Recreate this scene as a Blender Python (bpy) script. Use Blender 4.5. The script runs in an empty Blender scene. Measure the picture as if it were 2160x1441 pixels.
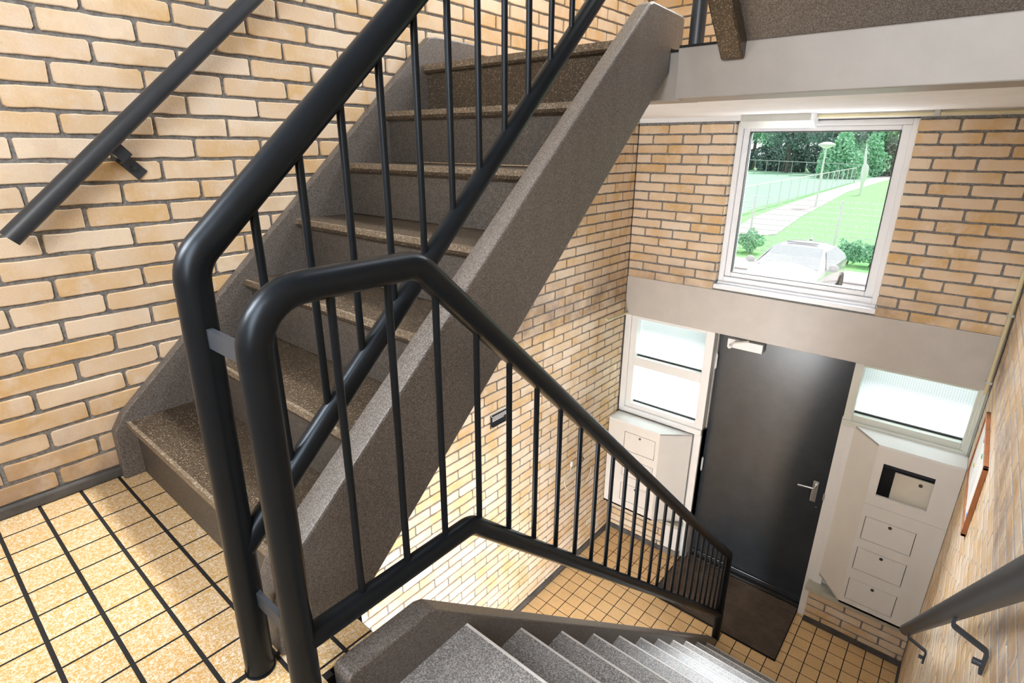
import bpy, bmesh, math, random
from mathutils import Vector, Matrix
random.seed(7)
scn = bpy.context.scene
COL = scn.collection
# ---------------------------------------------------------------- camera
cd = bpy.data.cameras.new('camera'); cam = bpy.data.objects.new('camera', cd); COL.objects.link(cam)
cd.sensor_width = 36.0; cd.lens = 1153.576 / 2160 * 36.0; cd.clip_start = 0.05; cd.clip_end = 400
R_ = Vector((0.763833, 0.645392, 0.005338)); F_ = Vector((-0.606605, 0.720704, -0.335583)); U_ = Vector((-0.220429, 0.253092, 0.941995))
cam.matrix_world = Matrix(((R_.x, U_.x, -F_.x, 1.95288), (R_.y, U_.y, -F_.y, -0.64111), (R_.z, U_.z, -F_.z, 1.01206), (0, 0, 0, 1)))
scn.camera = cam
# ---------------------------------------------------------------- sky, daylight, added fill lamps, exposure
w = bpy.data.worlds.new('overcast_sky'); scn.world = w; w.use_nodes = True
w.node_tree.nodes['Background'].inputs[0].default_value = (0.93, 0.97, 1.0, 1)
w.node_tree.nodes['Background'].inputs[1].default_value = 1.25
scn.view_settings.view_transform = 'Standard'; scn.view_settings.look = 'None'
scn.view_settings.gamma = 1.0; scn.view_settings.use_curve_mapping = False
scn.view_settings.exposure = 0.0

def area(name, loc, target, sx, sy, power, col=(1, 1, 1), spread=180):
    l = bpy.data.lights.new(name, 'AREA'); l.shape = 'RECTANGLE'; l.size = sx; l.size_y = sy; l.energy = power; l.color = col
    l.spread = math.radians(spread)
    o = bpy.data.objects.new(name, l); COL.objects.link(o); o.location = loc
    o.rotation_euler = (Vector(target) - Vector(loc)).to_track_quat('-Z', 'Y').to_euler()
    return o
sl = bpy.data.lights.new('hazy_sun', 'SUN'); sl.energy = 4.4; sl.angle = math.radians(9); sl.color = (1, 0.97, 0.92)
so = bpy.data.objects.new('hazy_sun', sl); COL.objects.link(so)
_el, _az = math.radians(56), math.radians(9)          # from beyond the facade, slightly from the right
so.rotation_euler = Vector((-math.cos(_el) * math.sin(_az), -math.cos(_el) * math.cos(_az), -math.sin(_el))).to_track_quat('-Z', 'Y').to_euler()
area('daylight_upper_window', (1.1, 3.4, 4.2), (0.9, 0.0, 0.6), 1.7, 3.2, 165, (0.95, 0.975, 1))
area('daylight_stair_window', (1.15, 5.2, 2.6), (1.1, 2.6, -0.6), 5.0, 2.0, 2100, (0.92, 0.96, 1))
area('back_fill', (1.75, -1.6, 1.45), (0.9, 1.2, 0.4), 0.8, 1.8, 78, (0.92, 0.96, 1))  # added fill lamp behind the camera; the back wall has no window
area('corner_fill', (0.35, -1.6, 1.9), (2.19, 1.1, -0.3), 0.6, 1.2, 18, (0.92, 0.96, 1), 60)  # second added fill from behind, aimed to brighten the right wall
area('hall_fill', (0.62, -1.6, -1.47), (0.8, 2.4, -1.2), 1.15, 1.1, 115, (0.92, 0.96, 1))  # added fill lamp under the landing, brightens the hall; no window there
area('under_stair_fill', (2.12, 0.55, -1.55), (0.1, 1.75, -1.95), 0.9, 0.7, 110, (0.94, 0.97, 1))  # added fill under the down flight, makes the bright patch on wall and floor
area('street_bounce_fill', (1.1, 3.95, -1.55), (1.1, 2.5, 0.9), 2.4, 0.8, 120, (1, 1, 0.99))  # added lamp imitating light bounced up from the street onto the soffit

# ---------------------------------------------------------------- node helpers
def newmat(name):
    m = bpy.data.materials.new(name); m.use_nodes = True
    return m, m.node_tree.nodes, m.node_tree.links, m.node_tree.nodes['Principled BSDF']
def N(nt, t, **k):
    n = nt.new(t)
    for a, v in k.items(): setattr(n, a, v)
    return n
def mixc(nt, ln, fac, a, b, mode='MIX'):
    n = nt.new('ShaderNodeMix'); n.data_type = 'RGBA'; n.blend_type = mode
    for i, v in ((0, fac), (6, a), (7, b)):
        if hasattr(v, 'links'): ln.new(v, n.inputs[i])
        else: n.inputs[i].default_value = v if i == 0 else (*v, 1)
    return n.outputs[2]
def ramp(nt, ln, src, p0, p1, c0=0.0, c1=1.0):
    n = nt.new('ShaderNodeMapRange'); n.inputs[1].default_value = p0; n.inputs[2].default_value = p1
    n.inputs[3].default_value = c0; n.inputs[4].default_value = c1
    ln.new(src, n.inputs[0]); return n.outputs[0]
def noise(nt, ln, scale, detail=3, rough=0.5, vec=None):
    n = nt.new('ShaderNodeTexNoise'); n.inputs['Scale'].default_value = scale; n.inputs['Detail'].default_value = detail
    n.inputs['Roughness'].default_value = rough
    if vec is not None: ln.new(vec, n.inputs['Vector'])
    return n.outputs['Fac']
def coords(nt):
    return nt.new('ShaderNodeTexCoord').outputs['Object']
def bump(nt, ln, h, strength, dist, bsdf):
    b = nt.new('ShaderNodeBump'); b.inputs['Strength'].default_value = strength; b.inputs['Distance'].default_value = dist
    ln.new(h, b.inputs['Height']); ln.new(b.outputs[0], bsdf.inputs['Normal'])
def plain(name, col, rough=0.5, metal=0.0, var=0.06, bmp=0.0, bscale=60, coat=0.0, spec=0.5):
    m, nt, ln, b = newmat(name); v = coords(nt)
    f = noise(nt, ln, 9, 4, 0.6, v)
    c = mixc(nt, ln, ramp(nt, ln, f, 0.3, 0.7), tuple(x * (1 - var) for x in col), tuple(min(1, x * (1 + var)) for x in col))
    ln.new(c, b.inputs['Base Color']); b.inputs['Roughness'].default_value = rough; b.inputs['Metallic'].default_value = metal
    b.inputs['Coat Weight'].default_value = coat; b.inputs['Specular IOR Level'].default_value = spec
    if bmp: bump(nt, ln, noise(nt, ln, bscale, 3, 0.6, v), bmp, 0.002, b)
    return m

# bricks: each brick carries its own tone
def brick_mat():
    m, nt, ln, b = newmat('yellow_brick'); v = coords(nt)
    a = nt.new('ShaderNodeAttribute'); a.attribute_name = 'tone'
    sp = nt.new('ShaderNodeSeparateColor'); ln.new(a.outputs['Color'], sp.inputs[0])
    base = mixc(nt, ln, sp.outputs[0], (0.71, 0.54, 0.365), (0.82, 0.695, 0.545))
    n1 = noise(nt, ln, 7.0, 3, 0.55, v)
    ad = nt.new('ShaderNodeMath'); ad.operation = 'ADD'; ln.new(n1, ad.inputs[0]); ln.new(ramp(nt, ln, sp.outputs[1], 0, 1, -0.14, 0.10), ad.inputs[1])
    c = mixc(nt, ln, ramp(nt, ln, ad.outputs[0], 0.43, 0.62), base, (0.67, 0.455, 0.225))
    n2 = noise(nt, ln, 14.0, 4, 0.6, v)
    c = mixc(nt, ln, ramp(nt, ln, n2, 0.48, 0.70, 0, 0.7), c, (0.78, 0.70, 0.62))
    n3 = noise(nt, ln, 380, 2, 0.7, v)
    c = mixc(nt, ln, ramp(nt, ln, n3, 0.3, 0.7, 0.0, 0.22), c, (0.40, 0.28, 0.17))
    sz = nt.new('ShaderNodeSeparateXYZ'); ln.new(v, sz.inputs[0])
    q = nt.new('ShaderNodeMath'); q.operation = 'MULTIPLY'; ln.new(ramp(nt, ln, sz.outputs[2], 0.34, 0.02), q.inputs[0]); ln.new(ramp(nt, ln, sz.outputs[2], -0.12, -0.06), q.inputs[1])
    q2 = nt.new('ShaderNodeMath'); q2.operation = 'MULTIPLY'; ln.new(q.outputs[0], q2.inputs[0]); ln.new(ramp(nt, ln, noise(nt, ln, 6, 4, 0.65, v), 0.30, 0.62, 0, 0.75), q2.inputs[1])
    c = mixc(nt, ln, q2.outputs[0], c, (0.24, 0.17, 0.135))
    vo = nt.new('ShaderNodeTexVoronoi'); vo.inputs['Scale'].default_value = 70; ln.new(v, vo.inputs['Vector'])
    pit0 = ramp(nt, ln, vo.outputs['Distance'], 0.03, 0.10, 1, 0)
    pm = nt.new('ShaderNodeMath'); pm.operation = 'MULTIPLY'; ln.new(pit0, pm.inputs[0]); ln.new(ramp(nt, ln, noise(nt, ln, 11, 2, 0.5, v), 0.5, 0.6, 0, 0.7), pm.inputs[1]); pit = pm.outputs[0]
    c = mixc(nt, ln, pit, c, (0.30, 0.21, 0.13))
    ln.new(c, b.inputs['Base Color']); b.inputs['Roughness'].default_value = 0.82; b.inputs['Specular IOR Level'].default_value = 0.25
    n4 = noise(nt, ln, 120, 5, 0.7, v)
    s = nt.new('ShaderNodeMath'); s.operation = 'SUBTRACT'; ln.new(n4, s.inputs[0]); ln.new(pit, s.inputs[1])
    bump(nt, ln, s.outputs[0], 0.55, 0.0022, b)
    return m
def mortar_mat(name='grey_mortar', lo=(0.15, 0.148, 0.147), hi=(0.35, 0.35, 0.35)):
    m, nt, ln, b = newmat(name); v = coords(nt)
    c = mixc(nt, ln, ramp(nt, ln, noise(nt, ln, 90, 4, 0.7, v), 0.3, 0.7), lo, hi)
    ln.new(c, b.inputs['Base Color']); b.inputs['Roughness'].default_value = 0.95; b.inputs['Specular IOR Level'].default_value = 0.1
    bump(nt, ln, noise(nt, ln, 160, 4, 0.75, v), 0.9, 0.004, b)
    return m
def terrazzo(name, dark, mid, light, amount, rough, sc=260, bmp=0.15):
    m, nt, ln, b = newmat(name); v = coords(nt)
    vo = nt.new('ShaderNodeTexVoronoi'); vo.inputs['Scale'].default_value = sc; ln.new(v, vo.inputs['Vector'])
    sp = nt.new('ShaderNodeSeparateColor'); ln.new(vo.outputs['Color'], sp.inputs[0])
    c = mixc(nt, ln, ramp(nt, ln, sp.outputs[0], 0.35, 0.75), dark, mid)
    c = mixc(nt, ln, ramp(nt, ln, sp.outputs[1], 1 - amount, 1 - amount + 0.05), c, light)
    c = mixc(nt, ln, ramp(nt, ln, noise(nt, ln, 3.5, 4, 0.6, v), 0.35, 0.75, 0, 0.35), c, tuple(x * 0.72 for x in mid))
    n3 = noise(nt, ln, sc * 0.9, 3, 0.7, v)
    pit = ramp(nt, ln, n3, 0.27, 0.36, 1, 0)
    c = mixc(nt, ln, pit, c, tuple(x * 0.35 for x in dark))
    ln.new(c, b.inputs['Base Color']); b.inputs['Roughness'].default_value = rough
    bump(nt, ln, noise(nt, ln, sc, 3, 0.6, v), bmp, 0.0015, b)
    return m
def tile_mat(name, cream, ochre, lo, hi, dirt=0.0):
    m, nt, ln, b = newmat(name); v = coords(nt)
    a = nt.new('ShaderNodeAttribute'); a.attribute_name = 'tone'
    sp = nt.new('ShaderNodeSeparateColor'); ln.new(a.outputs['Color'], sp.inputs[0])
    n = nt.new('ShaderNodeTexNoise'); n.inputs['Scale'].default_value = 150; n.inputs['Detail'].default_value = 2.5; n.inputs['Distortion'].default_value = 1.4
    ln.new(v, n.inputs['Vector'])
    c = mixc(nt, ln, ramp(nt, ln, n.outputs['Fac'], lo, hi), cream, ochre)
    c = mixc(nt, ln, ramp(nt, ln, sp.outputs[0], 0, 1, 0, 0.22), c, tuple(x * 0.78 for x in ochre))
    if dirt:
        c = mixc(nt, ln, ramp(nt, ln, noise(nt, ln, 5, 4, 0.7, v), 0.45, 0.8, 0, dirt), c, tuple(x * 0.5 for x in ochre))
    ln.new(c, b.inputs['Base Color']); b.inputs['Roughness'].default_value = 0.38; b.inputs['Specular IOR Level'].default_value = 0.4
    bump(nt, ln, noise(nt, ln, 40, 3, 0.5, v), 0.12, 0.002, b)
    return m
BRICK = brick_mat(); MORTAR = mortar_mat(); MORTARL = mortar_mat('pale_mortar', (0.30, 0.30, 0.31), (0.50, 0.51, 0.53))
GRAN = terrazzo('brown_terrazzo', (0.028, 0.020, 0.013), (0.085, 0.063, 0.042), (0.34, 0.28, 0.21), 0.09, 0.38, 430)
GRANG = terrazzo('grey_terrazzo', (0.12, 0.118, 0.118), (0.37, 0.365, 0.365), (0.55, 0.53, 0.50), 0.12, 0.33, 430)
STRG = terrazzo('stringer_terrazzo', (0.07, 0.062, 0.056), (0.18, 0.163, 0.150), (0.28, 0.26, 0.24), 0.05, 0.42, 520, 0.2)
NOSE = terrazzo('polished_nosing_glint', (0.12, 0.092, 0.065), (0.20, 0.16, 0.115), (0.36, 0.30, 0.23), 0.15, 0.4)
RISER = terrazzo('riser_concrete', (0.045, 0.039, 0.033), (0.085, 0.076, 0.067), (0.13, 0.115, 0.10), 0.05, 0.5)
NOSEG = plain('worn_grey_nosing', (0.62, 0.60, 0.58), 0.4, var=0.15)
TILE = tile_mat('speckled_tile', (0.76, 0.69, 0.58), (0.56, 0.35, 0.12), 0.37, 0.56)
TILEG = tile_mat('hall_tile', (0.82, 0.62, 0.37), (0.74, 0.46, 0.19), 0.36, 0.66, 0.3)
GROUT = plain('dark_grout', (0.010, 0.010, 0.0105), 0.9, var=0.3)
PAINTB = plain('black_gloss_paint', (0.006, 0.0075, 0.0095), 0.33, var=0.15, bmp=0.10, bscale=28, spec=0.22)
PAINTB.node_tree.nodes['Principled BSDF'].inputs['Specular Tint'].default_value = (0.75, 0.86, 1.0, 1)
RAILG = plain('grey_rail_paint', (0.030, 0.036, 0.045), 0.40, var=0.12, bmp=0.08, bscale=40)
BEAM = plain('beam_paint', (0.50, 0.47, 0.44), 0.42, var=0.05, bmp=0.15, bscale=22)
CEIL = plain('white_plaster', (0.83, 0.84, 0.86), 0.6, var=0.04, bmp=0.3, bscale=30)
WHITE = plain('white_gloss_wood', (0.80, 0.80, 0.80), 0.30, var=0.02)
CREAM = plain('grey_green_frame_paint', (0.66, 0.68, 0.63), 0.32, var=0.03)
BOXW = plain('white_letterbox_paint', (0.76, 0.745, 0.72), 0.35, var=0.02)
UPVC = plain('white_window_frame', (0.84, 0.86, 0.90), 0.32, var=0.02)
GASK = plain('black_gasket', (0.02, 0.02, 0.02), 0.5)
DOORM = plain('dark_door_paint', (0.030, 0.036, 0.043), 0.24, var=0.12, bmp=0.05, bscale=9, spec=0.45)
STEEL = plain('brushed_steel', (0.62, 0.62, 0.62), 0.3, metal=0.9)
LOCKM = plain('dark_lock_metal', (0.16, 0.14, 0.12), 0.35, metal=0.8)
PIPE = plain('yellowed_pipe_paint', (0.62, 0.56, 0.36), 0.4)
STONE = plain('pale_stone_sill', (0.50, 0.49, 0.42), 0.4, var=0.1)
WOODO = plain('orange_stained_wood', (0.36, 0.13, 0.045), 0.4, var=0.3)
PAPER = plain('white_paper', (0.82, 0.82, 0.80), 0.7)
SKIRT = plain('dark_skirting_mortar', (0.075, 0.072, 0.07), 0.8, var=0.4, bmp=0.8, bscale=60)
MATB = plain('brown_mat_rib', (0.15, 0.11, 0.09), 0.95, var=0.25, bmp=0.6, bscale=300)
MATK = plain('black_mat_groove', (0.010, 0.009, 0.009), 0.95)
LAMPG = plain('grey_fixture', (0.50, 0.51, 0.48), 0.4)
PLQ = plain('plaque_black', (0.012, 0.016, 0.02), 0.3)
INK = plain('white_print', (0.8, 0.8, 0.8), 0.6)
REDP = plain('red_label', (0.55, 0.08, 0.12), 0.5); GRNP = plain('green_label', (0.05, 0.45, 0.25), 0.5); BLUP = plain('blue_label', (0.15, 0.3, 0.6), 0.5); YELP = plain('yellow_label', (0.7, 0.6, 0.1), 0.5)

def glass_clear():
    m, nt, ln, b = newmat('clear_window_glass')
    t = nt.new('ShaderNodeBsdfTransparent'); g = nt.new('ShaderNodeBsdfGlossy'); g.inputs['Roughness'].default_value = 0.02
    mx = nt.new('ShaderNodeMixShader'); mx.inputs[0].default_value = 0.06
    ln.new(t.outputs[0], mx.inputs[1]); ln.new(g.outputs[0], mx.inputs[2]); ln.new(mx.outputs[0], nt['Material Output'].inputs[0])
    return m
def glass_wired():
    m, nt, ln, b = newmat('wired_textured_glass'); v = coords(nt)
    sx = nt.new('ShaderNodeSeparateXYZ'); ln.new(v, sx.inputs[0])
    outs = []
    for ax in (0, 2):
        f = nt.new('ShaderNodeMath'); f.operation = 'MULTIPLY'; f.inputs[1].default_value = 1 / 0.0125; ln.new(sx.outputs[ax], f.inputs[0])
        g = nt.new('ShaderNodeMath'); g.operation = 'FRACT'; ln.new(f.outputs[0], g.inputs[0])
        h = nt.new('ShaderNodeMath'); h.operation = 'LESS_THAN'; h.inputs[1].default_value = 0.16; ln.new(g.outputs[0], h.inputs[0]); outs.append(h.outputs[0])
    mm = nt.new('ShaderNodeMath'); mm.operation = 'MAXIMUM'; ln.new(outs[0], mm.inputs[0]); ln.new(outs[1], mm.inputs[1])
    c = mixc(nt, ln, mm.outputs[0], (0.60, 0.64, 0.63), (0.40, 0.44, 0.43))
    tr = nt.new('ShaderNodeBsdfTranslucent'); ln.new(c, tr.inputs['Color'])
    rf = nt.new('ShaderNodeBsdfRefraction'); rf.inputs['IOR'].default_value = 1.02; rf.inputs['Roughness'].default_value = 0.55; ln.new(c, rf.inputs['Color'])
    tp = nt.new('ShaderNodeBsdfTransparent'); ln.new(c, tp.inputs['Color'])
    m1 = nt.new('ShaderNodeMixShader'); m1.inputs[0].default_value = 0.35; ln.new(tr.outputs[0], m1.inputs[1]); ln.new(rf.outputs[0], m1.inputs[2])
    m2 = nt.new('ShaderNodeMixShader'); m2.inputs[0].default_value = 0.30; ln.new(m1.outputs[0], m2.inputs[1]); ln.new(tp.outputs[0], m2.inputs[2])
    ln.new(m2.outputs[0], nt['Material Output'].inputs[0])
    return m
GLASS = glass_clear(); WIRED = glass_wired()

# ---------------------------------------------------------------- mesh helpers
class MB:
    def __init__(s): s.v = []; s.f = []; s.mi = []; s.t = []; s.sm = []
    def add(s, vs, fs, mi=0, tone=(0.5, 0.5, 0.5), sm=False):
        o = len(s.v); s.v += [tuple(p) for p in vs]
        for f in fs: s.f.append([i + o for i in f]); s.mi.append(mi); s.t.append(tone); s.sm.append(sm)
        return s
    def box(s, x0, x1, y0, y1, z0, z1, mi=0, tone=(0.5, 0.5, 0.5)):
        vs = [(x0, y0, z0), (x1, y0, z0), (x1, y1, z0), (x0, y1, z0), (x0, y0, z1), (x1, y0, z1), (x1, y1, z1), (x0, y1, z1)]
        return s.add(vs, [(0, 3, 2, 1), (4, 5, 6, 7), (0, 1, 5, 4), (1, 2, 6, 5), (2, 3, 7, 6), (3, 0, 4, 7)], mi, tone)
    def bbox(s, x0, x1, y0, y1, z0, z1, b=0.003, seg=2, mi=0):
        bm = bmesh.new(); bmesh.ops.create_cube(bm, size=1)
        for v in bm.verts: v.co = ((x0 + x1) / 2 + v.co.x * (x1 - x0), (y0 + y1) / 2 + v.co.y * (y1 - y0), (z0 + z1) / 2 + v.co.z * (z1 - z0))
        b = min(b, 0.45 * min(abs(x1 - x0), abs(y1 - y0), abs(z1 - z0)))
        bmesh.ops.bevel(bm, geom=bm.edges[:], offset=b, segments=seg, profile=0.5, affect='EDGES')
        return s.bm(bm, mi)
    def bm(s, bm, mi=0, sm=False):
        bm.verts.index_update()
        s.add([v.co[:] for v in bm.verts], [[v.index for v in f.verts] for f in bm.faces], mi, sm=sm); bm.free(); return s
    def prism(s, prof, x0, x1, b=0.0, seg=2, mi=0, axis='x'):
        """prof: list of (y,z); extruded in x between x0 and x1 (x1 may be a function of y)"""
        bm = bmesh.new(); fx = x1 if callable(x1) else (lambda y: x1)
        a = [bm.verts.new((x0, p[0], p[1])) for p in prof]; c = [bm.verts.new((fx(p[0]), p[0], p[1])) for p in prof]
        n = len(prof); bm.faces.new(a); bm.faces.new(c[::-1])
        for i in range(n): bm.faces.new((a[i], c[i], c[(i + 1) % n], a[(i + 1) % n]))
        bmesh.ops.recalc_face_normals(bm, faces=bm.faces[:])
        if b: bmesh.ops.bevel(bm, geom=bm.edges[:], offset=b, segments=seg, profile=0.5, affect='EDGES')
        return s.bm(bm, mi)
    def tube(s, pts, r, seg=20, caps=True, mi=0):
        pts = [Vector(p) for p in pts]; n = len(pts); rings = []
        t0 = (pts[1] - pts[0]).normalized(); up = Vector((1, 0, 0)) if abs(t0.x) < 0.9 else Vector((0, 1, 0))
        nrm = (up - t0 * up.dot(t0)).normalized(); vs = []
        for i in range(n):
            if i == 0: t = t0
            elif i == n - 1: t = (pts[-1] - pts[-2]).normalized()
            else: t = ((pts[i] - pts[i - 1]).normalized() + (pts[i + 1] - pts[i]).normalized()).normalized()
            nrm = (nrm - t * nrm.dot(t)).normalized(); bn = t.cross(nrm)
            rr = r[i] if isinstance(r, (list, tuple)) else r
            vs += [pts[i] + (nrm * math.cos(a) + bn * math.sin(a)) * rr for a in (2 * math.pi * k / seg for k in range(seg))]
        fs = [(i * seg + k, i * seg + (k + 1) % seg, (i + 1) * seg + (k + 1) % seg, (i + 1) * seg + k) for i in range(n - 1) for k in range(seg)]
        s.add(vs, fs, mi, sm=True)
        if caps: s.add([vs[k] for k in range(seg)], [tuple(range(seg))[::-1]], mi); s.add(vs[-seg:], [tuple(range(seg))], mi)
        return s
    def flatbar(s, pts, wv, wd, th, mi=0):
        """bar of rectangular section following pts; wv = width direction"""
        pts = [Vector(p) for p in pts]; wv = Vector(wv).normalized(); vs = []
        for i, p in enumerate(pts):
            t = ((pts[min(i + 1, len(pts) - 1)] - pts[max(i - 1, 0)])).normalized()
            nn = t.cross(wv).normalized() * th / 2; ww = wv * wd / 2
            vs += [p - ww - nn, p + ww - nn, p + ww + nn, p - ww + nn]
        fs = [(i * 4 + k, i * 4 + (k + 1) % 4, i * 4 + 4 + (k + 1) % 4, i * 4 + 4 + k) for i in range(len(pts) - 1) for k in range(4)]
        m = 4 * (len(pts) - 1); fs += [(3, 2, 1, 0), (m, m + 1, m + 2, m + 3)]
        return s.add(vs, fs, mi)
    def build(s, name, mats, parent=None, tone=False, fix=True):
        if not isinstance(mats, (list, tuple)): mats = [mats]
        off = ORIG.get(parent.name, Vector((0, 0, 0))) if parent else Vector((0, 0, 0))
        me = bpy.data.meshes.new(name); me.from_pydata([(p[0] - off.x, p[1] - off.y, p[2] - off.z) for p in s.v], [], s.f)
        for m in mats: me.materials.append(m)
        me.polygons.foreach_set('material_index', s.mi); me.polygons.foreach_set('use_smooth', s.sm)
        if tone:
            at = me.attributes.new('tone', 'FLOAT_COLOR', 'FACE')
            at.data.foreach_set('color', [c for t in s.t for c in (*t, 1.0)])
        me.update()
        if fix:
            bm = bmesh.new(); bm.from_mesh(me); bmesh.ops.recalc_face_normals(bm, faces=bm.faces[:]); bm.to_mesh(me); bm.free()
        o = bpy.data.objects.new(name, me); COL.objects.link(o)
        if parent:
            o.parent = parent; ORIG[o.name] = off
        else: ORIG[o.name] = Vector((0, 0, 0))
        return o
ORIG = {}
def thing(name, label, cat, loc, group=None):
    o = bpy.data.objects.new(name, None); COL.objects.link(o); o.location = loc; o.empty_display_size = 0.1
    o['label'] = label; o['category'] = cat
    if group: o['group'] = group
    ORIG[o.name] = Vector(loc); return o
def tag(o, label, cat, group=None, kind=None):
    o['label'] = label; o['category'] = cat
    if group: o['group'] = group
    if kind: o['kind'] = kind
    return o
def struct(o): o['kind'] = 'structure'; return o
def fillet(pts, rads, seg=10):
    pts = [Vector(p) for p in pts]; out = [pts[0]]
    for i in range(1, len(pts) - 1):
        r = rads[i - 1]; a = (pts[i - 1] - pts[i]).normalized(); b = (pts[i + 1] - pts[i]).normalized()
        ang = a.angle(b)
        if r <= 0 or ang > 3.12: out.append(pts[i]); continue
        d = r / math.tan(ang / 2); p0 = pts[i] + a * d; p1 = pts[i] + b * d
        c = pts[i] + (a + b).normalized() * (r / math.sin(ang / 2))
        v0 = p0 - c; v1 = p1 - c; w_ = v0.angle(v1)
        for k in range(seg + 1):
            t = k / seg; out.append(c + (v0 * math.sin((1 - t) * w_) + v1 * math.sin(t * w_)) / math.sin(w_))
    out.append(pts[-1]); return out

# ---------------------------------------------------------------- brickwork
ROW0, PITCH = 1.12675, 0.0625
def one_brick(mb, P, u0, u1, z0, z1, proud, amp=0.0016, n_in=None):
    """P(u, z, d) -> world point, d = distance out of the mortar plane"""
    rnd = random.random; cr = 0.0022 + 0.0045 * rnd()
    L = u1 - u0; k = max(1, int(L / 0.03)); out = []
    for i in range(k + 1): out.append((u0 + cr + (L - 2 * cr) * i / k, z0))
    out.append((u1, z0 + cr)); out.append((u1, z1 - cr))
    for i in range(k + 1): out.append((u1 - cr - (L - 2 * cr) * i / k, z1))
    out.append((u0, z1 - cr)); out.append((u0, z0 + cr))
    out = [(a + random.uniform(-amp, amp), b + random.uniform(-amp, amp)) for a, b in out]
    cu, cz = (u0 + u1) / 2, (z0 + z1) / 2; n = len(out); e = 0.0022; pr = proud + random.uniform(-1, 1) * min(0.0015, proud * 0.25)
    ins = [(a + (e if a < cu else -e) if abs(a - cu) > L / 2 - 0.012 else a, b + (e if b < cz else -e)) for a, b in out]
    vs = [P(a, b, -0.002) for a, b in out] + [P(a, b, pr - min(0.0016, proud * 0.6)) for a, b in out] + [P(a, b, pr) for a, b in ins]
    fs = [(r * n + i, r * n + (i + 1) % n, (r + 1) * n + (i + 1) % n, (r + 1) * n + i) for r in (0, 1) for i in range(n)]
    fs.append(tuple(range(2 * n, 3 * n)))
    mb.add(vs, fs, 0, (rnd(), rnd(), rnd()))
def courses(mb, P, u0, u1, z0, z1, perps, proud=0.0075, holes=(), amp=0.0015, joint=0.0105):
    i0 = int(math.floor((ROW0 + 0.025 - z1) / PITCH)) ; i1 = int(math.ceil((ROW0 - 0.025 - z0) / PITCH))
    for i in range(i0, i1 + 1):
        zc = ROW0 - PITCH * i; a, b = max(z0, zc - 0.0257), min(z1, zc + 0.0257)
        if b - a < 0.012: continue
        for (p, q) in perps(i, u0, u1):
            p, q = max(p, u0), min(q, u1)
            segs = [(p, q)]
            for (h0, h1, g0, g1) in holes:
                if zc > g0 and zc < g1:
                    ns = []
                    for (s0, s1) in segs:
                        if s1 <= h0 or s0 >= h1: ns.append((s0, s1)); continue
                        if s0 < h0: ns.append((s0, h0 + joint / 2))
                        if s1 > h1: ns.append((h1 - joint / 2, s1))
                    segs = ns
            for (s0, s1) in segs:
                if s1 - s0 > 0.03: one_brick(mb, P, s0 + joint / 2, s1 - joint / 2, a + random.uniform(-.0008, .0008), b + random.uniform(-.0008, .0008), proud, amp)
def running(phase_even, phase_odd, L=0.2205, jit=0.005):
    def f(i, u0, u1):
        ph = phase_even if i % 2 == 0 else phase_odd
        k = math.floor((u0 - ph) / L); e = []
        x = ph + k * L; r = random.Random(i * 77 + 5)
        pts = []
        while x < u1 + L: pts.append(x + r.uniform(-jit, jit)); x += L
        return [(pts[j], pts[j + 1]) for j in range(len(pts) - 1) if pts[j + 1] > u0 and pts[j] < u1]
    return f
def facade_perps(i, u0, u1):
    r = random.Random(i * 31 + 3)
    e = [0, .228, .440, .655, .87, 1.09, 1.31, 1.55, 1.769, 1.987, 2.2] if i % 2 == 0 else [0, .114, .328, .516, .76, .98, 1.2, 1.42, 1.699, 1.877, 2.09, 2.2]
    e = [e[0]] + [x + r.uniform(-.006, .006) for x in e[1:-1]] + [e[-1]]
    return [(e[j], e[j + 1]) for j in range(len(e) - 1) if e[j + 1] > u0 and e[j] < u1]
XR = 2.19; YF = 3.034; ZG = -2.172; TOP = 6.6; BT = 3.6; YB = -1.7
mb = MB()
courses(mb, lambda u, z, d: (-0.006 + d, u, z), YB, YF, ZG, BT, running(-0.108, -0.214))
mb.box(-0.25, -0.006, YB - 0.2, YF + 0.25, ZG - 0.1, TOP, 1)
struct(mb.build('wall_left', [BRICK, MORTAR], tone=True))
mb = MB()
courses(mb, lambda u, z, d: (XR + 0.0016 - d, u, z), YB, YF, ZG, BT, running(0.05, 0.16), proud=0.0016, amp=0.0010)
mb.box(XR + 0.0016, XR + 0.25, YB - 0.2, YF + 0.25, ZG - 0.1, TOP, 1)
struct(mb.build('wall_right', [BRICK, MORTARL], tone=True))
# facade: brick above the lintel, a window hole and a tall upper window hole
W1 = (0.66, 1.60, 0.112, 1.168); W2 = (0.25, 1.95, 2.35, 6.3)
PF = lambda u, z, d: (u, YF + 0.006 - d, z)
mb = MB()
courses(mb, PF, 0, XR, 0.10, 1.165, facade_perps, holes=(W1,))
courses(mb, PF, 0, XR, 1.33, BT, facade_perps, holes=(W2,))
yb = YF + 0.24; ym = YF + 0.006
for (a, b, c, d) in ((0, XR, 1.168, 2.35), (0, .66, .1, 1.168), (1.6, XR, .1, 1.168), (.66, 1.6, .1, .112), (0, .25, 2.35, 6.3), (1.95, XR, 2.35, 6.3), (0, XR, 6.3, TOP)):
    mb.box(a, b, ym, yb, c, d, 1)
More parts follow.
